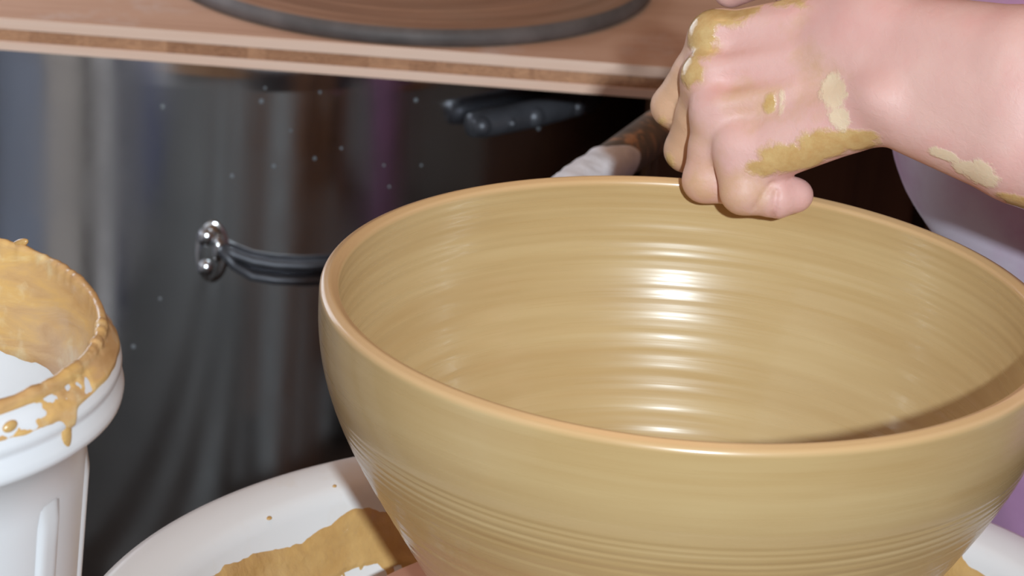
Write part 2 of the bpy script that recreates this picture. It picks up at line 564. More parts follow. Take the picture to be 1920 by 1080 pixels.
# ------------------------------------------------------------------ bowl
ZK = [0, .02, .045, .07, .10, .13, .155, .175, .19]
RK = [.1600, .1597, .1549, .1444, .1271, .1087, .0917, .0752, .0640]
def bowl():
    prof = []
    zo = np.linspace(0.19, 0.0045, 230)
    ro = cubic(ZK, RK, zo)
    groove = np.zeros_like(zo)
    for zc, w, a in ((.047, .0008, .00035), (.050, .0007, .0003), (.0545, .0008, .0004), (.058, .0007, .00028), (.0625, .0009, .0004), (.069, .0009, .0003), (.078, .001, .00028), (.09, .0011, .00022), (.104, .0011, .0002), (.118, .0011, .0002), (.133, .0011, .0002), (.15, .0011, .0002)):
        groove += a * (0.8 if zc < .07 else 0.55) * np.exp(-((zo - zc) / w) ** 2)
    wav = 0.00007 * np.sin(zo * 2 * np.pi / 0.0075) * np.clip((zo - 0.06) / 0.03, 0, 1)
    ro = ro - groove + wav
    prof.append((0.0005, -0.19))
    prof += [(r, -z) for r, z in zip(ro, zo)]
    rt = cubic(ZK, RK, [0.0045])[0]
    # lip: rounded outer corner, almost flat top, small inner corner
    w = 0.0082
    for k in range(1, 8):
        a = math.pi / 2 * k / 8
        prof.append((rt - 0.0028 * (1 - math.cos(a)), -0.0045 + 0.0036 * math.sin(a)))
    for s in (0.2, 0.4, 0.6, 0.8):
        prof.append((rt - 0.0028 - (w - 0.0046) * s, -0.0009 + 0.0008 * math.sin(math.pi * s)))
    for k in range(1, 6):
        a = math.pi / 2 * k / 6
        prof.append((rt - w + 0.0018 * (1 - math.sin(a)), -0.0009 - 0.0018 * (1 - math.cos(a))))
    zi = np.linspace(0.003, 0.166, 200)
    thick = 0.0083 + 0.004 * (zi / 0.19)
    ri = cubic(ZK, RK, zi) - thick
    ri = ri + 0.00016 * np.sin(zi * 2 * np.pi / 0.0105 + 0.6 + 1.5 * np.sin(zi * 70)) * np.clip(zi / 0.03, 0, 1) + 0.00006 * np.sin(zi * 2 * np.pi / 0.0043)
    # round the inside bottom
    f = np.clip((zi - 0.12) / 0.046, 0, 1)
    ri = ri * (1 - 0.0 * f)
    for r, z, ff in zip(ri, zi, f):
        prof.append((r, -z))
    rb, zb = prof[-1]
    for k in range(1, 26):
        s = k / 25
        prof.append((rb * (1 - s) + 0.0005 * s, zb - 0.012 * (1 - (1 - s) ** 2.2)))
    V, F = lathe(prof, 288)
    o = mesh_obj('clay_bowl', V, F, M['bowl'])
    return tag(o, 'large wet tan clay bowl being thrown, fine throwing rings, on the wheel bat', 'bowl')
bowl()

# ------------------------------------------------------------------ pottery wheel: bat, pan, wheel
V, F = lathe([(0.0005, -0.2035), (0.156, -0.2035), (0.158, -0.2015), (0.158, -0.1925), (0.156, -0.1905), (0.0005, -0.1905)], 128)
tag(mesh_obj('throwing_bat', V, F, M['bat']), 'round pinkish clay-stained throwing bat under the big bowl', 'bat')

PAN_X = -0.0028
PAN_PROF = [(0.075, -0.262), (0.20, -0.262), (0.222, -0.256), (0.240, -0.236), (0.250, -0.214), (0.2575, -0.207), (0.2655, -0.2045), (0.2686, -0.199), (0.2682, -0.1925), (0.2650, -0.1876), (0.2590, -0.1852), (0.2500, -0.1856), (0.2410, -0.1872), (0.2362, -0.1900), (0.2335, -0.1960),
            (0.2300, -0.2110), (0.2240, -0.2270), (0.2140, -0.2400), (0.2000, -0.2490), (0.180, -0.2535), (0.12, -0.2555), (0.082, -0.2555), (0.080, -0.246), (0.075, -0.246)]
pan = empty('splash_pan', (PAN_X, 0, -0.262))
tag(pan, 'round white plastic splash pan smeared with tan slip around the wheel', 'splash pan')
def resample(pr, n):
    pr = np.array(pr)
    d = np.concatenate([[0], np.cumsum(np.hypot(*np.diff(pr, axis=0).T))])
    s = np.linspace(0, d[-1], n)
    return np.stack([cubic(d, pr[:, 0], s), cubic(d, pr[:, 1], s)], 1)
def at_parent(V, p):
    return [(v[0] - p[0], v[1] - p[1], v[2] - p[2]) for v in V]
pl = PAN_PROF
V, F = lathe(pl + [pl[0]], 192, (PAN_X, 0))
mesh_obj('basin', at_parent(V, pan.location), F, M['pan'], pan)
# slip layer lying on the inner wall and floor
def slip_layer():
    pr = np.array(PAN_PROF[13:23])
    nseg, nr = 720, 110
    d = np.concatenate([[0], np.cumsum(np.hypot(*np.diff(pr, axis=0).T))])
    s = np.linspace(0.002, d[-1] - 0.004, nr)
    R = np.interp(s, d, pr[:, 0])
    Z = np.interp(s, d, pr[:, 1])
    # smooth
    for _ in range(3):
        R[1:-1] = (R[:-2] + R[1:-1] * 2 + R[2:]) / 4
        Z[1:-1] = (Z[:-2] + Z[1:-1] * 2 + Z[2:]) / 4
    dr, dz = np.gradient(R), np.gradient(Z)
    L = np.hypot(dr, dz)
    nx, nz = dz / L, -dr / L          # towards the axis / up
    sign = np.where(nz < 0, -1, 1)
    nx, nz = nx * sign, nz * sign
    a = np.linspace(0, 2 * np.pi, nseg, endpoint=False)
    A, S = np.meshgrid(a, s)
    rr = R[:, None]
    X, Y = rr * np.cos(A), rr * np.sin(A)
    n_edge = fbm(X * 26, Y * 26, S * 10 + 3, 5)
    n_cover = fbm(X * 14 + 40, Y * 14, S * 8, 4)
    streak = fbm(A * 22, S * 12, 0.5 + 0 * A, 3)
    edge0 = 0.0075 + 0.032 * (n_edge - 0.5) + 0.006 * np.sin(A * 3 + 1)
    cover = np.clip((S - edge0) / 0.006, -1, 1)
    hole = np.clip((n_cover * 0.5 + streak * 0.5 - 0.47) * 7, -1, 1)
    hole = np.where(S < edge0 + 0.030, 1, hole)
    th = np.minimum(cover, hole) * 0.0016 + 0.0008 * (n_edge - 0.5) - 0.0002
    X2 = (rr + nx[:, None] * th) * np.cos(A) + PAN_X
    Y2 = (rr + nx[:, None] * th) * np.sin(A)
    Z2 = Z[:, None] + nz[:, None] * th + 0 * A
    V = np.stack([X2, Y2, Z2], -1).reshape(-1, 3)
    keep = th > -0.0012
    F = []
    for i in range(nr - 1):
        for j in range(nseg):
            j2 = (j + 1) % nseg
            if keep[i, j] or keep[i, j2] or keep[i + 1, j] or keep[i + 1, j2]:
                F.append((i * nseg + j, (i + 1) * nseg + j, (i + 1) * nseg + j2, i * nseg + j2))
    o = mesh_obj('slip_layer', at_parent(V, pan.location), F, M['slip'], pan)
    o['label'] = 'uneven wet tan slip'
    # a few splashes on the rim
    parts = []
    for ang, r, s in ((2.2, .2325, .0022), (2.55, .236, .0016), (0.42, .232, .003), (0.55, .238, .0018), (2.05, .2385, .0011), (2.35, .240, .0012)):
        zz = np.interp(-r, -np.array(PAN_PROF[9:20])[:, 0], np.array(PAN_PROF[9:20])[:, 1])
        parts.append(ellipsoid((r * math.cos(ang), r * math.sin(ang), zz + 0.262), (s, s * 1.3, s * 0.5)))
    q = mesh_obj('splash', *join(parts), M['slip'], pan)
    q['kind'] = 'stuff'
slip_layer()

wheel = empty('pottery_wheel', (0, 0, FLOOR))
tag(wheel, 'electric pottery wheel with grey body and wooden legs under the pan', 'pottery wheel')
def wp(name, vf, m, smooth=False):
    return mesh_obj(name, at_parent(vf[0], (0, 0, FLOOR)), vf[1], m, wheel, smooth)
wp('body', box(-.205, .205, -.205, .205, -.375, -.2635, .012), M['body'])
wp('wheel_head', lathe([(0.0005, -.214), (.14, -.214), (.142, -.212), (.142, -.206), (.14, -.2038), (0.0005, -.2038)], 96), M['chrome'], True)
wp('shaft', lathe([(.03, -.264), (.03, -.2138)], 32), M['iron'], True)
for sx in (-1, 1):
    for sy in (-1, 1):
        wp('leg', box(sx * .18 - .022, sx * .18 + .022, sy * .18 - .022, sy * .18 + .022, FLOOR, -.3745, .003), M['leg'])

# ------------------------------------------------------------------ bucket on a stool
BX, BY, BZ = -0.331, -0.178, 0.025
STOOL_TOP = -0.1955
bk = empty('plastic_bucket', (BX, BY, STOOL_TOP))
tag(bk, 'white plastic bucket with clay-smeared rim on a small stool', 'bucket')
def bp(name, V, F, m, smooth=True):
    return mesh_obj(name, [(v[0], v[1], v[2] - STOOL_TOP) for v in V], F, m, bk, smooth)
BIN = [(.1085, BZ + .0002), (.1080, BZ - .001), (.1058, BZ - .010), (.1035, BZ - .025), (.1005, BZ - .06), (.0975, BZ - .12), (.0935, BZ - .195), (.088, BZ - .213)]
outer = [(.001, STOOL_TOP), (.092, STOOL_TOP), (.0965, STOOL_TOP + .004), (.1005, -.10), (.1040, -.03), (.1052, -.008),
         (.1155, -.0035), (.1178, -.0020), (.1182, .0005), (.1176, .0030), (.1163, .0070), (.1160, .0085), (.1172, .0100), (.1168, .0125), (.1150, .0165),
         (.1128, .0200), (.1108, .0228), (.1104, .0242), (.1095, BZ + .0002)]
V, F = lathe(outer + BIN + [(.001, BZ - .214)], 160)
bp('pail', V, F, M['pail'])
# raised vertical ribs of the wall below the skirt
for ang in (-2.4, -1.5, -1.12, -0.72, -0.3, 0.2):
    w = 0.16
    V, F = [], []
    n = 9
    for i, z in enumerate(np.linspace(-.155, -.024, 12)):
        r0 = np.interp(z, [-.19, -.1, -.03], [.0967, .1005, .1040])
        hgt = 0.0016 if 0 < i < 11 else -0.0004
        for k in range(n):
            s = k / (n - 1)
            e = min(1, min(s, 1 - s) * 6)
            r = r0 + (hgt if e >= 1 else -0.0004 + (hgt + 0.0004) * e)
            a = ang + w * (s - .5)
            V.append((r * math.cos(a), r * math.sin(a), z))
    for i in range(11):
        for k in range(n - 1):
            F.append((i * n + k, i * n + k + 1, (i + 1) * n + k + 1, (i + 1) * n + k))
    bp('rib', V, F, M['pail'])
def clay_coat():
    """slip smeared over the inside wall and the shoulder under the rim"""
    pr = np.array([(.1182, .0000), (.1176, .0030), (.1163, .0070), (.1160, .0085), (.1172, .0100), (.1168, .0125), (.1150, .0165), (.1128, .0200), (.1106, .0230), (.1096, .0254), (.1085, .0256), (.1080, .0240), (.1058, .0150), (.1035, .0), (.1005, -.035), (.0975, -.095), (.0935, -.17)])
    d = np.concatenate([[0], np.cumsum(np.hypot(*np.diff(pr, axis=0).T))])
    s = np.concatenate([np.linspace(0, d[9], 40, endpoint=False), np.linspace(d[9], d[11], 8, endpoint=False), np.linspace(d[11], d[-1], 110)])
    R, Z = np.interp(s, d, pr[:, 0]), np.interp(s, d, pr[:, 1])
    dr, dz = np.gradient(R, s), np.gradient(Z, s)
    L = np.hypot(dr, dz) + 1e-9
    nx, nz = dz / L, -dr / L        # outward for the ascending outer wall, inward for the descending inner one
    nseg = 640
    a = np.linspace(0, 2 * np.pi, nseg, endpoint=False)
    A, S = np.meshgrid(a, s)
    RR = R[:, None] + 0 * A
    X, Y, ZZ = RR * np.cos(A), RR * np.sin(A), Z[:, None] + 0 * A
    n1 = fbm(X * 45, Y * 45, ZZ * 45 + 7, 5)
    n2 = fbm(X * 18 + 9, Y * 18, ZZ * 18, 4)
    n3 = fbm(A * 9, S * 160, 0 * A + 2.5, 3)     # brush marks running round
    so, si = d[9], d[11]
    # outside: from the rim down to a wavering line; inside: down to a deeper one
    out_lim = so - 0.0125 - 0.012 * (n2 - 0.45)
    drip = np.zeros_like(A)
    for ang, w, ln in ((-0.36, .03, .010), (-1.12, .05, .008), (-1.9, .09, .012), (2.3, .05, .012)):
        drip = np.maximum(drip, ln * np.exp(-(((A - (ang % (2 * np.pi))) / w) ** 2)))
    out_lim = out_lim - drip
    in_lim = si + 0.037 + 0.03 * (n2 - 0.5) + 0.004 * np.sin(A + 0.4)
    cov = np.minimum((S - out_lim) / 0.0018, (in_lim - S) / 0.003)
    cov = np.clip(cov, -1, 1)
    gap = np.clip((n1 - 0.40) * 14, -1, 1)
    gap = np.where((S > so - 0.003) & (S < si + 0.004), 1, gap)
    gap_in = np.clip((n2 - 0.30) * 14, -1, 1)
    gap = np.where(S >= si + 0.004, np.maximum(gap_in, np.clip((0.045 - np.abs(S - si - 0.045)) * 40, -1, 1)), gap)
    th = np.minimum(cov, gap) * 0.0007 + 0.0006 * (n3 - 0.5) * (S > si) + 0.0005 * (n1 - .5) - 0.0001
    rimz = np.exp(-((S - (so + si) / 2) / 0.004) ** 2)
    th = th + rimz * (0.0006 + 0.0026 * np.clip(fbm(A * 16, S * 60, 0 * A + 4, 3) - 0.42, 0, 1))
    X2 = (RR + nx[:, None] * th) * np.cos(A)
    Y2 = (RR + nx[:, None] * th) * np.sin(A)
    Z2 = ZZ + nz[:, None] * th
    V = np.stack([X2, Y2, Z2], -1).reshape(-1, 3)
    keep = th > -0.0006
    F = []
    nr = len(s)
    for i in range(nr - 1):
        for j in range(nseg):
            j2 = (j + 1) % nseg
            if keep[i, j] or keep[i, j2] or keep[i + 1, j] or keep[i + 1, j2]:
                F.append((i * nseg + j, i * nseg + j2, (i + 1) * nseg + j2, (i + 1) * nseg + j))
    o = bp('clay_smear', V, F, M['smear'])
    o['label'] = 'wet tan slip smeared over rim and inside'
    # lumps hanging on the rim and drops on the skirt
    def lump(ang, r, z, sx, sr, sz, tilt=0.0):
        c = Vector((r * math.cos(ang), r * math.sin(ang), z))
        tx = Vector((-math.sin(ang), math.cos(ang), 0))
        rd = Vector((math.cos(ang), math.sin(ang), 0))
        up = Vector((0, 0, 1))
        tx2 = tx * math.cos(tilt) + up * math.sin(tilt)
        up2 = up * math.cos(tilt) - tx * math.sin(tilt)
        return ellipsoid(c, (sx, sr, sz), 14, 10, (tx2, rd, up2))
    for args in ((1.02, .1095, .0272, .0050, .0018, .0018, -0.5), (-1.06, .1160, .0145, .0085, .0030, .0085, 0.2), (-0.93, .1175, .0120, .0040, .0022, .0050, 0),
                 (-0.78, .1178, .0030, .0050, .0018, .0022, 0.3), (-0.38, .1165, .0060, .0028, .0016, .0058, 0), (-0.62, .1140, .0185, .0035, .0016, .0022, 0.2), (-0.55, .1075, .018, .0016, .0014, .0075, 0.15)):
        bp('clay_lump', *lump(*args), M['slip'])
clay_coat()

st = empty('stool', (BX, BY, FLOOR))
tag(st, 'small round wooden stool carrying the white bucket', 'stool')
V, F = lathe([(.001, STOOL_TOP - .024), (.100, STOOL_TOP - .024), (.104, STOOL_TOP - .020), (.104, STOOL_TOP - .004), (.100, STOOL_TOP - .0002), (.001, STOOL_TOP - .0002)], 64)
mesh_obj('seat', [(v[0], v[1], v[2] - FLOOR) for v in V], F, M['seat'], st)
for k in range(4):
    a = math.pi / 4 + k * math.pi / 2
    V, F = tube([(.06 * math.cos(a), .06 * math.sin(a), STOOL_TOP - .0235 - FLOOR), (.085 * math.cos(a), .085 * math.sin(a), 0)], [.013, .010], 14)
    mesh_obj('leg', V, F, M['leg'], st)

# ------------------------------------------------------------------ shelf board with a turned disc, drum, cabinet, pole
SH_Z = -0.1324
SH_T = 0.0236
SH_RZ = math.atan2(0.7765 - 0.7545, 0.4115)
sh = empty('shelf_board', (-0.27, 0.7664, SH_Z - SH_T), SH_RZ)
tag(sh, 'three-ply pale wooden shelf board resting on the steel drum', 'shelf')
for z0, z1, m, inset in ((0.0, 0.0068, M['ply'], 0), (0.0070, 0.0152, M['core'], 0.0007), (0.0154, SH_T, M['ply'], 0)):
    o = mesh_obj('ply', *box(-0.56, 0.85, inset, 0.62, z0, z1, 0.0006), m, sh, False)
    if z1 == SH_T:      # the face veneer is browner than the sawn edge
        o.data.materials.append(M['plytop'])
        for pg in o.data.polygons:
            if pg.normal.z > 0.5:
                pg.material_index = 1

DX, DY, DR = -0.23389, 0.95460, 0.18419
dc = empty('turned_disc', (DX, DY, SH_Z))
tag(dc, 'brown turned wooden disc with dark worn edge lying on the shelf board', 'disc')
V, F = lathe([(.001, .0005), (DR - .003, .0003), (DR, .002), (DR + .0004, .007), (DR - .001, .0105), (DR - .004, .0125)], 160)
mesh_obj('edge', V, F, M['disc_edge'], dc)
pr = [(DR - .004, .0125)]
for k in range(1, 60):
    r = (DR - .004) * (1 - k / 60)
    pr.append((r, .0130 + .0009 * math.sin(k * 1.3) * math.sin(k * .37) + 0.004 * (1 - (r / DR) ** 2)))
V, F = lathe(pr + [(.001, .017)], 160)
mesh_obj('top', V, F, M['disc'], dc)

KX, KY, KR = -0.375, 1.135, 0.325
drum = empty('steel_drum', (KX, KY, FLOOR))
tag(drum, 'polished cylindrical steel drum under the shelf board, spattered with clay', 'drum')
DTOP = SH_Z - SH_T - 0.0003
V, F = lathe([(.001, .004), (KR - .01, .004), (KR, .012)] + [(KR, z) for z in np.linspace(.03, DTOP - FLOOR - .012, 24)] + [(KR - .002, DTOP - FLOOR - .004), (KR - .008, DTOP - FLOOR), (.001, DTOP - FLOOR)], 160)
mesh_obj('shell', V, F, M['steel'], drum)

def dp(theta, z, off=0.0):
    """point on the drum wall, in the drum's own coordinates"""
    return Vector(((KR + off) * math.cos(theta), (KR + off) * math.sin(theta), z - FLOOR))
def drum_axes(theta):
    return (Vector((-math.sin(theta), math.cos(theta), 0)), Vector((0, 0, 1)), Vector((math.cos(theta), math.sin(theta), 0)))
# latch with screws, and a wire strap running round the wall
latch = mesh_obj('latch', *join([ellipsoid(dp(-1.490, -.312, .0005), (.0125, .024, .0022), 24, 10, drum_axes(-1.49)),
                                 ellipsoid(dp(-1.476, -.3085, .004), (.0042, .010, .005), 14, 8, drum_axes(-1.476))]), M['steel'], drum)
for th, z, r in ((-1.5043, -.3004, .0068), (-1.5031, -.324, .0062), (-1.474, -.3045, .0042)):
    V, F = ellipsoid(dp(th, z, .003), (r, r, .0045), 18, 10, drum_axes(th))
    mesh_obj('screw', V, F, M['chrome'], latch)
for dz, off in ((0.0, .006), (-.011, .008)):
    pts = [dp(th, z + dz * f, off) for th, z, f in ((-1.470, -.3065, 0), (-1.44, -.311, .7), (-1.40, -.3155, 1), (-1.35, -.3180, 1), (-1.28, -.3190, 1), (-1.20, -.3180, 1), (-1.10, -.3150, 1), (-1.0, -.311, 1))]
    mesh_obj('strap', *tube(pts, .0036, 10), M['iron'], drum)
# bar handle with bolts
pts = [dp(th, -.2145 + .002 * math.sin((th + .93) * 4), .016) for th in np.linspace(-.93, -.56, 12)]
hd = mesh_obj('handle', *tube(pts, [.0085] + [.0105] * 10 + [.0085], 14), M['iron'], drum)
for th, r in ((-.913, .0075), (-.8435, .0045), (-.7736, .0085), (-.645, .0075)):
    mesh_obj('bolt', *ellipsoid(dp(th, -.2135, .022), (r, r, .008), 14, 8, drum_axes(th)), M['iron'], hd)
parts = []
for th, z in [(-1.6105, -0.2047), (-1.3864, -0.1854), (-1.3933, -0.1955), (-1.2648, -0.1879), (-1.0415, -0.1967), (-1.27, -0.238), (-1.3262, -0.217), (-1.3607, -0.2443), (-1.2108, -0.2305), (-1.4517, -0.2529), (-1.0188, -0.2473), (-1.1098, -0.245), (-0.7771, -0.2304), (-0.6924, -0.233), (-1.0942, -0.2618), (-1.605, -0.3523), (-1.6642, -0.3929)]:
    r = random.uniform(.0010, .0022) * (1.5 if th < -1.6 and z > -.3 else 1)
    parts.append(ellipsoid(dp(th, z, .0002), (r, r * 1.1, r * .35), 10, 6, drum_axes(th)))
sp = mesh_obj('splatter', *join(parts), M['tapegrey'], drum)
sp['kind'] = 'stuff'

cab = empty('wooden_cabinet', (0.32, 0.86, FLOOR))
tag(cab, 'dark brown wooden cabinet in shadow under the shelf board', 'cabinet')
ch = SH_Z - SH_T - 0.0003 - FLOOR
mesh_obj('body', *box(-.36, .42, .022, .42, 0, ch, .003), M['cabinet'], cab, False)
for x0, x1 in ((-.355, -.165), (-.155, .125), (.135, .415)):
    d_ = mesh_obj('door', *box(x0, x1, 0, .0215, .03, ch - .012, .003), M['cabinet'], cab, False)
    mesh_obj('knob', *ellipsoid((x1 - .03, -.012, ch * .45), (.012, .012, .012)), M['iron'], d_)

stand = empty('tall_stand', (-0.095, 0.415, FLOOR))
tag(stand, 'tall narrow wooden stand behind the bowl propping the pole', 'stand')
th_ = -0.1322 - FLOOR
mesh_obj('top', *box(-.045, .05, -.035, .045, th_ - .02, th_, .003), M['seat'], stand, False)
for sx in (-1, 1):
    for sy in (-1, 1):
        mesh_obj('leg', *box(.0025 + sx * .036 - .009, .0025 + sx * .036 + .009, .005 + sy * .03 - .009, .005 + sy * .03 + .009, 0, th_ - .0198, .002), M['leg'], stand, False)

pa, pb = Vector((-.0940, .392, -.1160)), Vector((.0345, .790, -.1185))
pole = empty('wrapped_pole', pa)
tag(pole, 'dark clay-smeared pole with white wrapped end lying behind the bowl rim', 'pole')
dirv = (pb - pa)
n = 40
mesh_obj('rod', *tube([dirv * (k / n) for k in range(n + 1)], .0132, 24), M['pole'], pole)
def wrap_mesh():
    dn = dirv.normalized()
    u = dn.cross(Vector((0, 0, 1))).normalized()
    w = u.cross(dn).normalized()
    V, F = [], []
    L0, L1, nn, seg = 0.0, .118, 46, 40
    for i in range(nn + 1):
        for j in range(seg):
            a = 2 * math.pi * j / seg
            end = L1 + .014 * abs(math.sin(a * 1.5 + .8)) + .012 * math.cos(a)
            s = L0 + (end - L0) * i / nn
            lump = .0002 * math.sin(s * 330 + 2 * math.sin(a)) + .0030 * (float(fbm(s * 60, math.cos(a) * 2, math.sin(a) * 2, 3)) - .5)
            r = .0147 + lump
            if i >= nn - 2:
                r = .0147 + lump * .5 - .0007 * (i - nn + 2)
            p = dn * s + (u * math.cos(a) + w * math.sin(a)) * r
            V.append(p)
    for i in range(nn):
        for j in range(seg):
            j2 = (j + 1) % seg
            F.append((i * seg + j, i * seg + j2, (i + 1) * seg + j2, (i + 1) * seg + j))
    return V, F
wr = mesh_obj('wrapping', *wrap_mesh(), M['white_wrap'], pole)
wr['label'] = 'lumpy white wrapping'

# ------------------------------------------------------------------ the potter
def smin(a, b, k):
    h = np.clip(0.5 + 0.5 * (b - a) / k, 0, 1)
    return b + (a - b) * h - k * h * (1 - h)

class Field:
    def __init__(self, lo, hi, h):
        self.lo = np.array(lo, float)
        self.h = h
        self.n = np.ceil((np.array(hi) - self.lo) / h).astype(int) + 1
        self.F = np.full(self.n, 0.2, np.float32)
    def sub(self, lo, hi):
        a = np.clip(np.floor((np.array(lo) - self.lo) / self.h).astype(int), 0, self.n - 1)
        b = np.clip(np.ceil((np.array(hi) - self.lo) / self.h).astype(int) + 1, 1, self.n)
        g = [(self.lo[i] + self.h * np.arange(a[i], b[i])).astype(np.float32) for i in range(3)]
        sl = tuple(slice(a[i], b[i]) for i in range(3))
        return sl, np.meshgrid(*g, indexing='ij', sparse=True)
    def cone(self, a, b, ra, rb, k=0.003, m=0.03, squash=None):
        a, b = np.array(a, float), np.array(b, float)
        lo = np.minimum(a - ra, b - rb) - m
        hi = np.maximum(a + ra, b + rb) + m
        sl, (X, Y, Z) = self.sub(lo, hi)
        if 0 in self.F[sl].shape:
            return
        d = b - a
        L = float(d @ d) + 1e-12
        t = np.clip(((X - a[0]) * d[0] + (Y - a[1]) * d[1] + (Z - a[2]) * d[2]) / L, 0, 1)
        dist = np.sqrt((X - a[0] - t * d[0]) ** 2 + (Y - a[1] - t * d[1]) ** 2 + (Z - a[2] - t * d[2]) ** 2) - (ra + t * (rb - ra))
        self.F[sl] = smin(self.F[sl], dist.astype(np.float32), k) if k > 0 else np.minimum(self.F[sl], dist)
    def ball(self, c, r, k=0.003, m=0.03, cut=False):
        c = np.array(c, float)
        r = np.array(r if hasattr(r, '__len__') else (r, r, r), float)
        sl, (X, Y, Z) = self.sub(c - r - m, c + r + m)
        if 0 in self.F[sl].shape:
            return
        q = np.sqrt(((X - c[0]) / r[0]) ** 2 + ((Y - c[1]) / r[1]) ** 2 + ((Z - c[2]) / r[2]) ** 2)
        dist = ((q - 1) * r.min()).astype(np.float32)
        if cut:
            self.F[sl] = -smin(-self.F[sl], dist, k)
        else:
            self.F[sl] = smin(self.F[sl], dist, k)
    def groove(self, pts, r, depth):
        """press a fine crease along a polyline into the field"""
        P = [np.array(p, float) for p in pts]
        sl, (X, Y, Z) = self.sub(np.min(P, 0) - 4 * r, np.max(P, 0) + 4 * r)
        best = None
        for a, b in zip(P[:-1], P[1:]):
            d = b - a
            L = float(d @ d) + 1e-12
            t = np.clip(((X - a[0]) * d[0] + (Y - a[1]) * d[1] + (Z - a[2]) * d[2]) / L, 0, 1)
            q = ((X - a[0] - t * d[0]) ** 2 + (Y - a[1] - t * d[1]) ** 2 + (Z - a[2] - t * d[2]) ** 2) / r ** 2
            best = q if best is None else np.minimum(best, q)
        self.F[sl] = self.F[sl] + (depth * np.exp(-best)).astype(np.float32)
    def merge(self, other, k):
        self.F = smin(self.F, other.F, k) if k > 0 else np.minimum(self.F, other.F)
    def copy(self):
        f = Field.__new__(Field)
        f.lo, f.h, f.n, f.F = self.lo, self.h, self.n, self.F.copy()
        return f
    def blank(self):
        f = Field.__new__(Field)
        f.lo, f.h, f.n = self.lo, self.h, self.n
        f.F = np.full(self.n, 0.2, np.float32)
        return f
    def mesh(self):
        """naive surface nets"""
        F = self.F
        S = F < 0
        nx, ny, nz = F.shape
        cnt = np.zeros((nx - 1, ny - 1, nz - 1), np.uint8)
        for dx in (0, 1):
            for dy in (0, 1):
                for dz in (0, 1):
                    cnt += S[dx:nx - 1 + dx, dy:ny - 1 + dy, dz:nz - 1 + dz]
        act = np.argwhere((cnt > 0) & (cnt < 8))
        idx = np.full(cnt.shape, -1, np.int32)
        idx[tuple(act.T)] = np.arange(len(act))
        cor = np.array([(i, j, k) for i in (0, 1) for j in (0, 1) for k in (0, 1)])
        val = np.stack([F[tuple((act + c).T)] for c in cor], 1)
        acc = np.zeros((len(act), 3))
        num = np.zeros(len(act))
        for p in range(8):
            for q in range(p + 1, 8):
                if np.abs(cor[p] - cor[q]).sum() != 1:
                    continue
                va, vb = val[:, p], val[:, q]
                m = (va < 0) != (vb < 0)
                t = np.where(m, va / (va - vb + 1e-20), 0)
                acc += np.where(m[:, None], cor[p] + t[:, None] * (cor[q] - cor[p]), 0)
                num += m
        V = self.lo + self.h * (act + acc / num[:, None])
        faces = []
        for ax in range(3):
            o1, o2 = (ax + 1) % 3, (ax + 2) % 3
            sa = [slice(None)] * 3
            sb = [slice(None)] * 3
            sa[ax] = slice(0, -1)
            sb[ax] = slice(1, None)
            A, B = S[tuple(sa)], S[tuple(sb)]
            e = np.argwhere(A != B)
            e = e[(e[:, o1] > 0) & (e[:, o2] > 0) & (e[:, o1] < F.shape[o1] - 1) & (e[:, o2] < F.shape[o2] - 1)]
            flip = A[tuple(e.T)]
            def cell(d1, d2):
                c = e.copy()
                c[:, o1] -= d1
                c[:, o2] -= d2
                return idx[tuple(c.T)]
            q = np.stack([cell(1, 1), cell(0, 1), cell(0, 0), cell(1, 0)], 1)
            q[~flip] = q[~flip][:, ::-1]
            faces.append(q)
        return V, np.concatenate(faces)

def np_mesh(name, V, Q, mat, parent=None, masks=None):
    me = bpy.data.meshes.new(name)
    me.vertices.add(len(V))
    me.vertices.foreach_set('co', np.asarray(V, np.float32).ravel())
    me.loops.add(Q.size)
    me.loops.foreach_set('vertex_index', Q.astype(np.int32).ravel())
    me.polygons.add(len(Q))
    me.polygons.foreach_set('loop_start', np.arange(0, Q.size, 4, dtype=np.int32))
    me.polygons.foreach_set('use_smooth', np.ones(len(Q), bool))
    me.update(calc_edges=True)
    me.validate()
    if masks is not None:
        at = me.attributes.new('masks', 'FLOAT_COLOR', 'POINT')
        at.data.foreach_set('color', np.concatenate([masks, np.ones((len(V), 1))], 1).astype(np.float32).ravel())
    me.materials.append(mat)
    o = bpy.data.objects.new(name, me)
    C.objects.link(o)
    if parent:
        o.parent = parent
    return o

J = dict(
    c_index=(.0636, .150, .0868), c_mid=(.0650, .142, .0735), c_ring=(.0661, .132, .0609), c_pinky=(.0670, .122, .0506),
    m_index=(.0014, .168, .0664), m_mid=(.0001, .155, .0503), m_ring=(.0054, .143, .0373), m_pinky=(.0170, .130, .0241),
    i_pip=(-.0172, .176, .0290), i_dip=(-.0063, .190, .0150), i_tip=(.0090, .186, .0189),
    d_pip=(-.0084, .169, .0098), d_dip=(.0043, .180, .0018), d_tip=(.0178, .176, .0080),
    r_pip=(.0018, .1395, .0052), r_dip=(.0178, .1370, .0049), r_tip=(.0301, .138, .0094),
    p_pip=(.0202, .122, .0075), p_dip=(.0361, .1235, .0055), p_tip=(.0436, .1265, .0062),
    hy_a=(.0299, .125, .0257), hy_b=(.0717, .118, .0523),
    ul_a=(.0784, .118, .0586), ul_b=(.1427, .088, .0554), ul_c=(.2553, .030, .0399),
    ra_a=(.0760, .140, .0853), ra_b=(.1396, .098, .0852), ra_c=(.2548, .050, .0624),
    th_a=(.0588, .165, .0870), th_b=(.0248, .190, .0981), th_c=(.0055, .200, .0831),
)
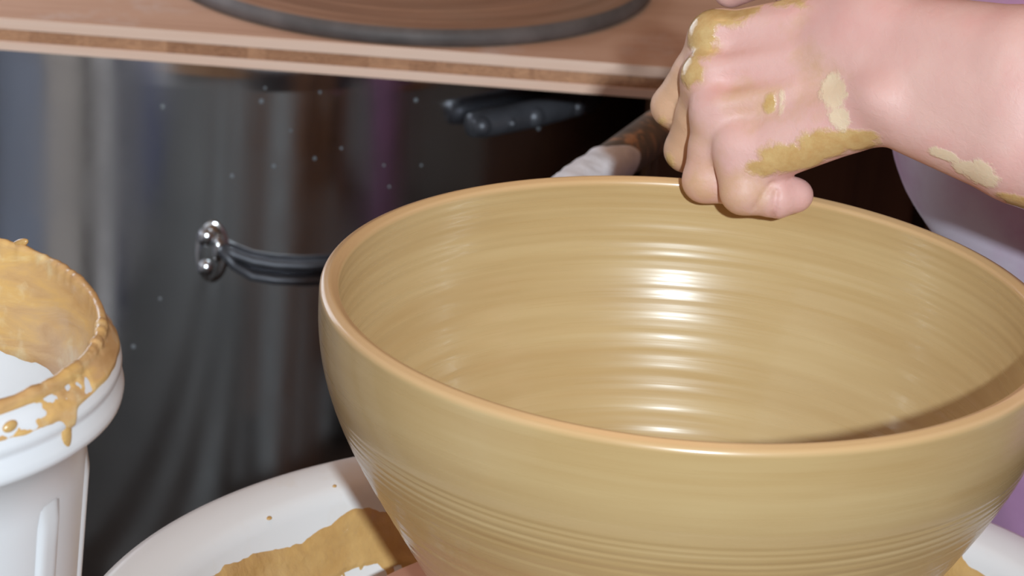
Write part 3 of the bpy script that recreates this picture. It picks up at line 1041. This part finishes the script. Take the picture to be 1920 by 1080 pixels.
def left_arm():
    g = Field((-.045, -.085, -.03), (.46, .235, .225), 0.0013)
    # back of the hand
    g.cone(J['c_index'], J['m_index'], .016, .0125, .012)
    g.cone(J['c_mid'], J['m_mid'], .016, .0130, .007)
    g.cone(J['c_ring'], J['m_ring'], .0155, .0122, .007)
    g.cone(J['c_pinky'], J['m_pinky'], .0145, .0110, .007)
    # palm mass, little-finger side
    g.cone((.03, .165, .055), (.065, .150, .065), .020, .020, .012)
    g.cone(J['hy_a'], J['hy_b'], .0130, .0148, .008)
    # forearm: two bones wide
    g.cone(J['ul_a'], J['ul_b'], .0180, .0285, .006)
    g.cone(J['ra_a'], J['ra_b'], .0190, .0290, .020)
    g.cone(tuple((np.array(J['ul_a']) + np.array(J['ra_a'])) / 2), tuple((np.array(J['ul_b']) + np.array(J['ra_b'])) / 2), .0190, .0300, .006)
    g.cone(J['c_mid'], J['ra_a'], .019, .019, .012)
    g.cone(J['c_pinky'], J['ul_a'], .0150, .0172, .006)
    g.cone(J['ul_b'], J['ul_c'], .0285, .032, .003)
    g.cone(J['ra_b'], J['ra_c'], .0290, .034, .003)
    g.cone((.2550, .040, .0520), (.325, .000, .0500), .0440, .0440, .010)
    g.cone((.325, .000, .0500), (.415, -.024, .1600), .0440, .0470, .012)
    g.ball((.340, -.004, .036), .030, .015)
    g.ball((.0790, .1035, .0645), (.010, .010, .009), .010)
    # knuckles and tendons
    for m in ('m_index', 'm_mid', 'm_ring', 'm_pinky'):
        q = np.array(J[m])
        g.ball(q + np.array((-.002, -.004, .004)), .0095, .008)
    for a, b in (('c_index', 'm_index'), ('c_mid', 'm_mid'), ('c_ring', 'm_ring')):
        A, B = np.array(J[a]), np.array(J[b])
        o = np.array((.0, -.0092, .0074))
        g.cone(A * .55 + B * .45 + o * .95, B + o * 1.08, .0026, .0042, .005)
    fingers = []
    for n, r in (('i', (.0122, .0098, .0090, .0075)), ('d', (.0122, .0102, .0092, .0078)), ('r', (.0114, .0101, .0090, .0075)), ('p', (.0106, .0104, .0092, .0076))):
        f = g.blank()
        m = J[dict(i='m_index', d='m_mid', r='m_ring', p='m_pinky')[n]]
        pip, dip, tip = J[n + '_pip'], J[n + '_dip'], J[n + '_tip']
        mid = (np.array(m) + np.array(pip)) / 2
        f.cone(m, mid, r[0], r[1] * 1.07, .002)
        f.cone(mid, pip, r[1] * 1.07, r[1], .002)
        f.cone(pip, dip, r[1], r[2], .003)
        f.cone(dip, tip, r[2] * .98, r[3], .003)
        if n == 'p':
            f.ball(np.array(tip) + np.array((.0012, .0005, .0003)), (.0080, .0078, .0074), .003)
        fingers.append(f)
    tot = g.copy()
    for f in fingers:
        h = g.copy()
        h.merge(f, .0065)
        tot.merge(h, 0)
        tot.merge(f, .0008)
    # thumb lies along the far side
    t = g.blank()
    t.cone(J['th_a'], J['th_b'], .0150, .0118, .004)
    t.cone(J['th_b'], J['th_c'], .0115, .0090, .003)
    tot.merge(t, .006)
    # flexion creases of the little finger and the folds at its base
    def off(p, q):
        return np.array(p) + np.array(q)
    d = np.array(J['p_dip'])
    tot.groove([d + np.array(v) for v in ((-.0012, -.003, .0092), (-.001, -.0085, .004), (-.001, -.0095, -.003), (-.0012, -.004, -.0095))], .0012, .0017)
    mdl = (np.array(J['p_pip']) + d) / 2 + np.array((.001, 0, 0))
    tot.groove([mdl + np.array(v) for v in ((.004, -.0055, .0085), (.0, -.0095, .003), (-.0035, -.0095, -.004))], .0012, .0014)
    for s in (0, 1):
        tot.groove([(.0225 + .004 * s, .1135, .0215 - .001 * s), (.0285 + .004 * s, .1110, .0165 - .001 * s), (.0335 + .004 * s, .1115, .0150 - .001 * s)], .0013, .0008)
    V, Q = tot.mesh()
    return V, Q

def blobs(V, lst):
    out = np.zeros(len(V))
    for c, r, *st in lst:
        q = (V - np.array(c)) / (np.array(r) if hasattr(r, '__len__') else r)
        out = np.maximum(out, np.clip(1.25 - np.sqrt((q ** 2).sum(1)), 0, 1) * (st[0] if st else 1))
    return out
def seg_mask(V, a, b, r0, soft):
    a, b = np.array(a), np.array(b)
    d = b - a
    t = np.clip(((V - a) @ d) / (d @ d), 0, 1)
    dist = np.linalg.norm(V - a - t[:, None] * d, axis=1)
    return np.clip((r0 - dist) / soft + .5, 0, 1)

V1, Q1 = left_arm()
wet = blobs(V1, [((-.008, .158, .074), (.014, .016, .011)), ((-.010, .146, .056), (.009, .012, .008)), ((.002, .160, .082), (.020, .02, .007)),
                 ((.0395, .112, .0300), (.020, .014, .0105)), ((.0550, .106, .0380), (.018, .014, .010)), ((.0270, .113, .0235), (.010, .01, .006), .9), ((.0700, .104, .0420), (.014, .014, .009)),
                 ((.0285, .128, .0500), (.004, .008, .006)), ((.035, .165, .092), (.022, .02, .008)), ((.0120, .170, .0830), (.03, .02, .008)), ((-.004, .152, .064), (.008, .012, .009), .8), ((.074, .100, .046), (.010, .012, .006), .9),
                 ((-.022, .172, .024), (.006, .02, .010), .55), ((-.017, .160, .004), (.005, .02, .010), .75), ((.1480, .070, .0330), (.02, .03, .008))])
dry = blobs(V1, [((.0570, .118, .0620), (.0085, .02, .0095)), ((.0610, .114, .0530), (.0075, .02, .0075)), ((.1210, .070, .0440), (.015, .02, .0085)), ((.1085, .080, .0480), (.009, .02, .004), .9), ((.034, .122, .052), (.003, .01, .008), .62)])
film = np.zeros(len(V1))
for a, b in (('m_index', 'i_pip'), ('m_mid', 'd_pip'), ('m_ring', 'r_pip'), ('m_pinky', 'p_pip')):
    film = np.maximum(film, seg_mask(V1, J[a], J[b], .015, .010) * dict(m_index=1.15, m_mid=1.15, m_ring=.7, m_pinky=.72)[a])
film = np.maximum(film, .55 * blobs(V1, [((.02, .13, .05), (.03, .03, .02)), ((.045, .12, .07), (.02, .03, .03)), ((.03, .13, .085), (.03, .03, .012))]))
Mk1 = np.stack([wet, dry, film], 1)

# coarse rest of the body
def rest():
    b = Field((.12, -.30, -.42), (.92, .55, .78), 0.008)
    b.cone((.625, .11, -.12), (.60, .11, .00), .115, .122, .03, .1)
    b.cone((.60, .11, .00), (.52, .11, .24), .125, .135, .06, .1)
    b.cone((.52, -.02, .30), (.52, .24, .30), .075, .075, .06, .1)
    b.cone((.50, .11, .33), (.44, .11, .45), .058, .052, .04, .1)
    b.ball((.41, .11, .545), (.098, .076, .118), .03, .1)
    b.ball((.345, .11, .505), (.045, .050, .050), .03, .1)
    b.cone((.322, .11, .560), (.300, .11, .528), .010, .014, .012, .05)
    for s in (-1, 1):
        b.ball((.425, .11 + s * .077, .54), (.022, .010, .032), .006, .05)
        b.ball((.322, .11 + s * .032, .562), .014, .004, .05, True)
        b.ball((.328, .11 + s * .032, .562), .0125, .003, .05)
    b.ball((.302, .11, .488), (.014, .026, .009), .006, .05)
    # left upper arm to the elbow
    b.cone((.52, -.05, .29), (.425, -.026, .173), .052, .044, .03, .1)
    # right arm resting on the thigh
    b.cone((.52, .27, .29), (.58, .40, .07), .052, .042, .03, .1)
    b.cone((.58, .40, .07), (.44, .36, -.02), .040, .028, .02, .1)
    b.cone((.44, .36, -.02), (.39, .345, -.035), .030, .036, .02, .1)
    for k in range(4):
        y = .318 + .019 * k
        b.cone((.385, y + .004, -.035), (.345, y, -.036), .0105, .0100, .006, .05)
        b.cone((.345, y, -.036), (.318 + .004 * abs(k - 1.5), y, -.052), .0100, .0090, .004, .05)
    b.cone((.41, .315, -.035), (.365, .292, -.050), .013, .010, .006, .05)
    return b.mesh()
V2, Q2 = rest()
Vb = np.concatenate([V1, V2])
Qb = np.concatenate([Q1, Q2 + len(V1)])
Mb = np.concatenate([Mk1, np.zeros((len(V2), 3))])
person = empty('person', (0.66, 0.11, FLOOR))
tag(person, 'person in mauve trousers, clay-covered fist pressing the bowl rim', 'person')
PO = np.array((0.66, 0.11, FLOOR))
np_mesh('body', Vb - PO, Qb, M['skin'], person, Mb)

def trousers():
    b = Field((.02, -.52, FLOOR - .02), (.95, .60, .12), 0.007)
    b.cone((.70, .11, -.30), (.64, .11, -.16), .165, .150, .06, .1)
    b.cone((.66, .20, -.27), (.178, .335, -.012), .105, .080, .05, .1)
    b.cone((.205, .345, -.060), (.285, .375, -.600), .066, .060, .03, .1)
    b.cone((.68, .02, -.27), (.44, -.36, -.10), .105, .080, .05, .1)
    b.cone((.44, -.36, -.10), (.52, -.40, -.600), .076, .060, .03, .1)
    V, Q = b.mesh()
    n = fbm(V[:, 0] * 26, V[:, 1] * 26, V[:, 2] * 12, 3) - .5
    c = V - np.array((.40, .2, -.25))
    V = V + (c / (np.linalg.norm(c, axis=1)[:, None] + 1e-6)) * n[:, None] * .010
    return V, Q
Vt, Qt = trousers()
dust = blobs(Vt, [((.12, .28, -.085), (.10, .12, .055)), ((.13, .28, -.045), (.06, .1, .08), .75)])
np_mesh('trousers', Vt - PO, Qt, M['trousers'], person, np.stack([dust] * 3, 1))
def shirt():
    b = Field((.26, -.28, -.25), (.92, .56, .46), 0.008)
    b.cone((.665, .11, -.19), (.605, .11, .00), .170, .143, .06, .1)
    b.cone((.605, .11, .00), (.525, .11, .24), .143, .150, .06, .1)
    b.cone((.525, -.02, .30), (.525, .24, .30), .088, .088, .06, .1)
    b.cone((.52, -.05, .29), (.420, -.025, .167), .070, .064, .03, .1)
    b.cone((.52, .27, .29), (.556, .348, .158), .070, .064, .03, .1)
    b.ball((.470, .11, .395), (.068, .066, .050), .01, .05, True)
    V, Q = b.mesh()
    n = fbm(V[:, 0] * 22, V[:, 1] * 22, V[:, 2] * 14, 3) - .5
    V = V + np.stack([0 * n, n * .012, n * .006], 1)
    return V, Q
Vs, Qs = shirt()
np_mesh('shirt', Vs - PO, Qs, M['shirt'], person, np.zeros((len(Vs), 3)))
def hair():
    b = Field((.26, -.02, .40), (.62, .24, .72), 0.005)
    b.ball((.428, .11, .565), (.103, .088, .118), .01, .06)
    b.ball((.480, .11, .470), (.050, .062, .070), .03, .06)
    b.ball((.315, .11, .520), (.060, .070, .085), .01, .06, True)
    V, Q = b.mesh()
    n = fbm(V[:, 0] * 60, V[:, 1] * 60, V[:, 2] * 20, 3) - .5
    return V + np.stack([n * .008, n * .008, 0 * n], 1), Q
Vh, Qh = hair()
np_mesh('hair', Vh - PO, Qh, M['hair'], person)
for ax, ay in ((.285, .375), (.52, -.40)):
    b = Field((ax - .26, ay - .08, FLOOR - .02), (ax + .10, ay + .08, FLOOR + .16), .005)
    b.cone((ax + .02, ay, FLOOR + .045), (ax - .13, ay, FLOOR + .038), .045, .040, .03, .06)
    b.cone((ax, ay, FLOOR + .05), (ax, ay, FLOOR + .11), .046, .045, .02, .06)
    b.cone((ax - .13, ay, FLOOR + .036), (ax - .19, ay, FLOOR + .034), .040, .034, .02, .06)
    v, q = b.mesh()
    v[:, 2] = np.maximum(v[:, 2], FLOOR + .0005)
    np_mesh('shoe', v - PO, q, M['shoe'], person)

seat = empty('potter_stool', (.74, .11, FLOOR))
tag(seat, 'round wooden stool the potter sits on', 'stool')
zt = -.475 - FLOOR
V, F = lathe([(.001, zt - .03), (.165, zt - .03), (.17, zt - .025), (.17, zt - .006), (.165, zt), (.001, zt)], 64)
mesh_obj('seat', V, F, M['seat'], seat)
for k in range(4):
    a = math.pi / 4 + k * math.pi / 2
    V, F = tube([(.09 * math.cos(a), .09 * math.sin(a), zt - .029), (.13 * math.cos(a), .13 * math.sin(a), 0)], [.017, .013], 14)
    mesh_obj('leg', V, F, M['leg'], seat)
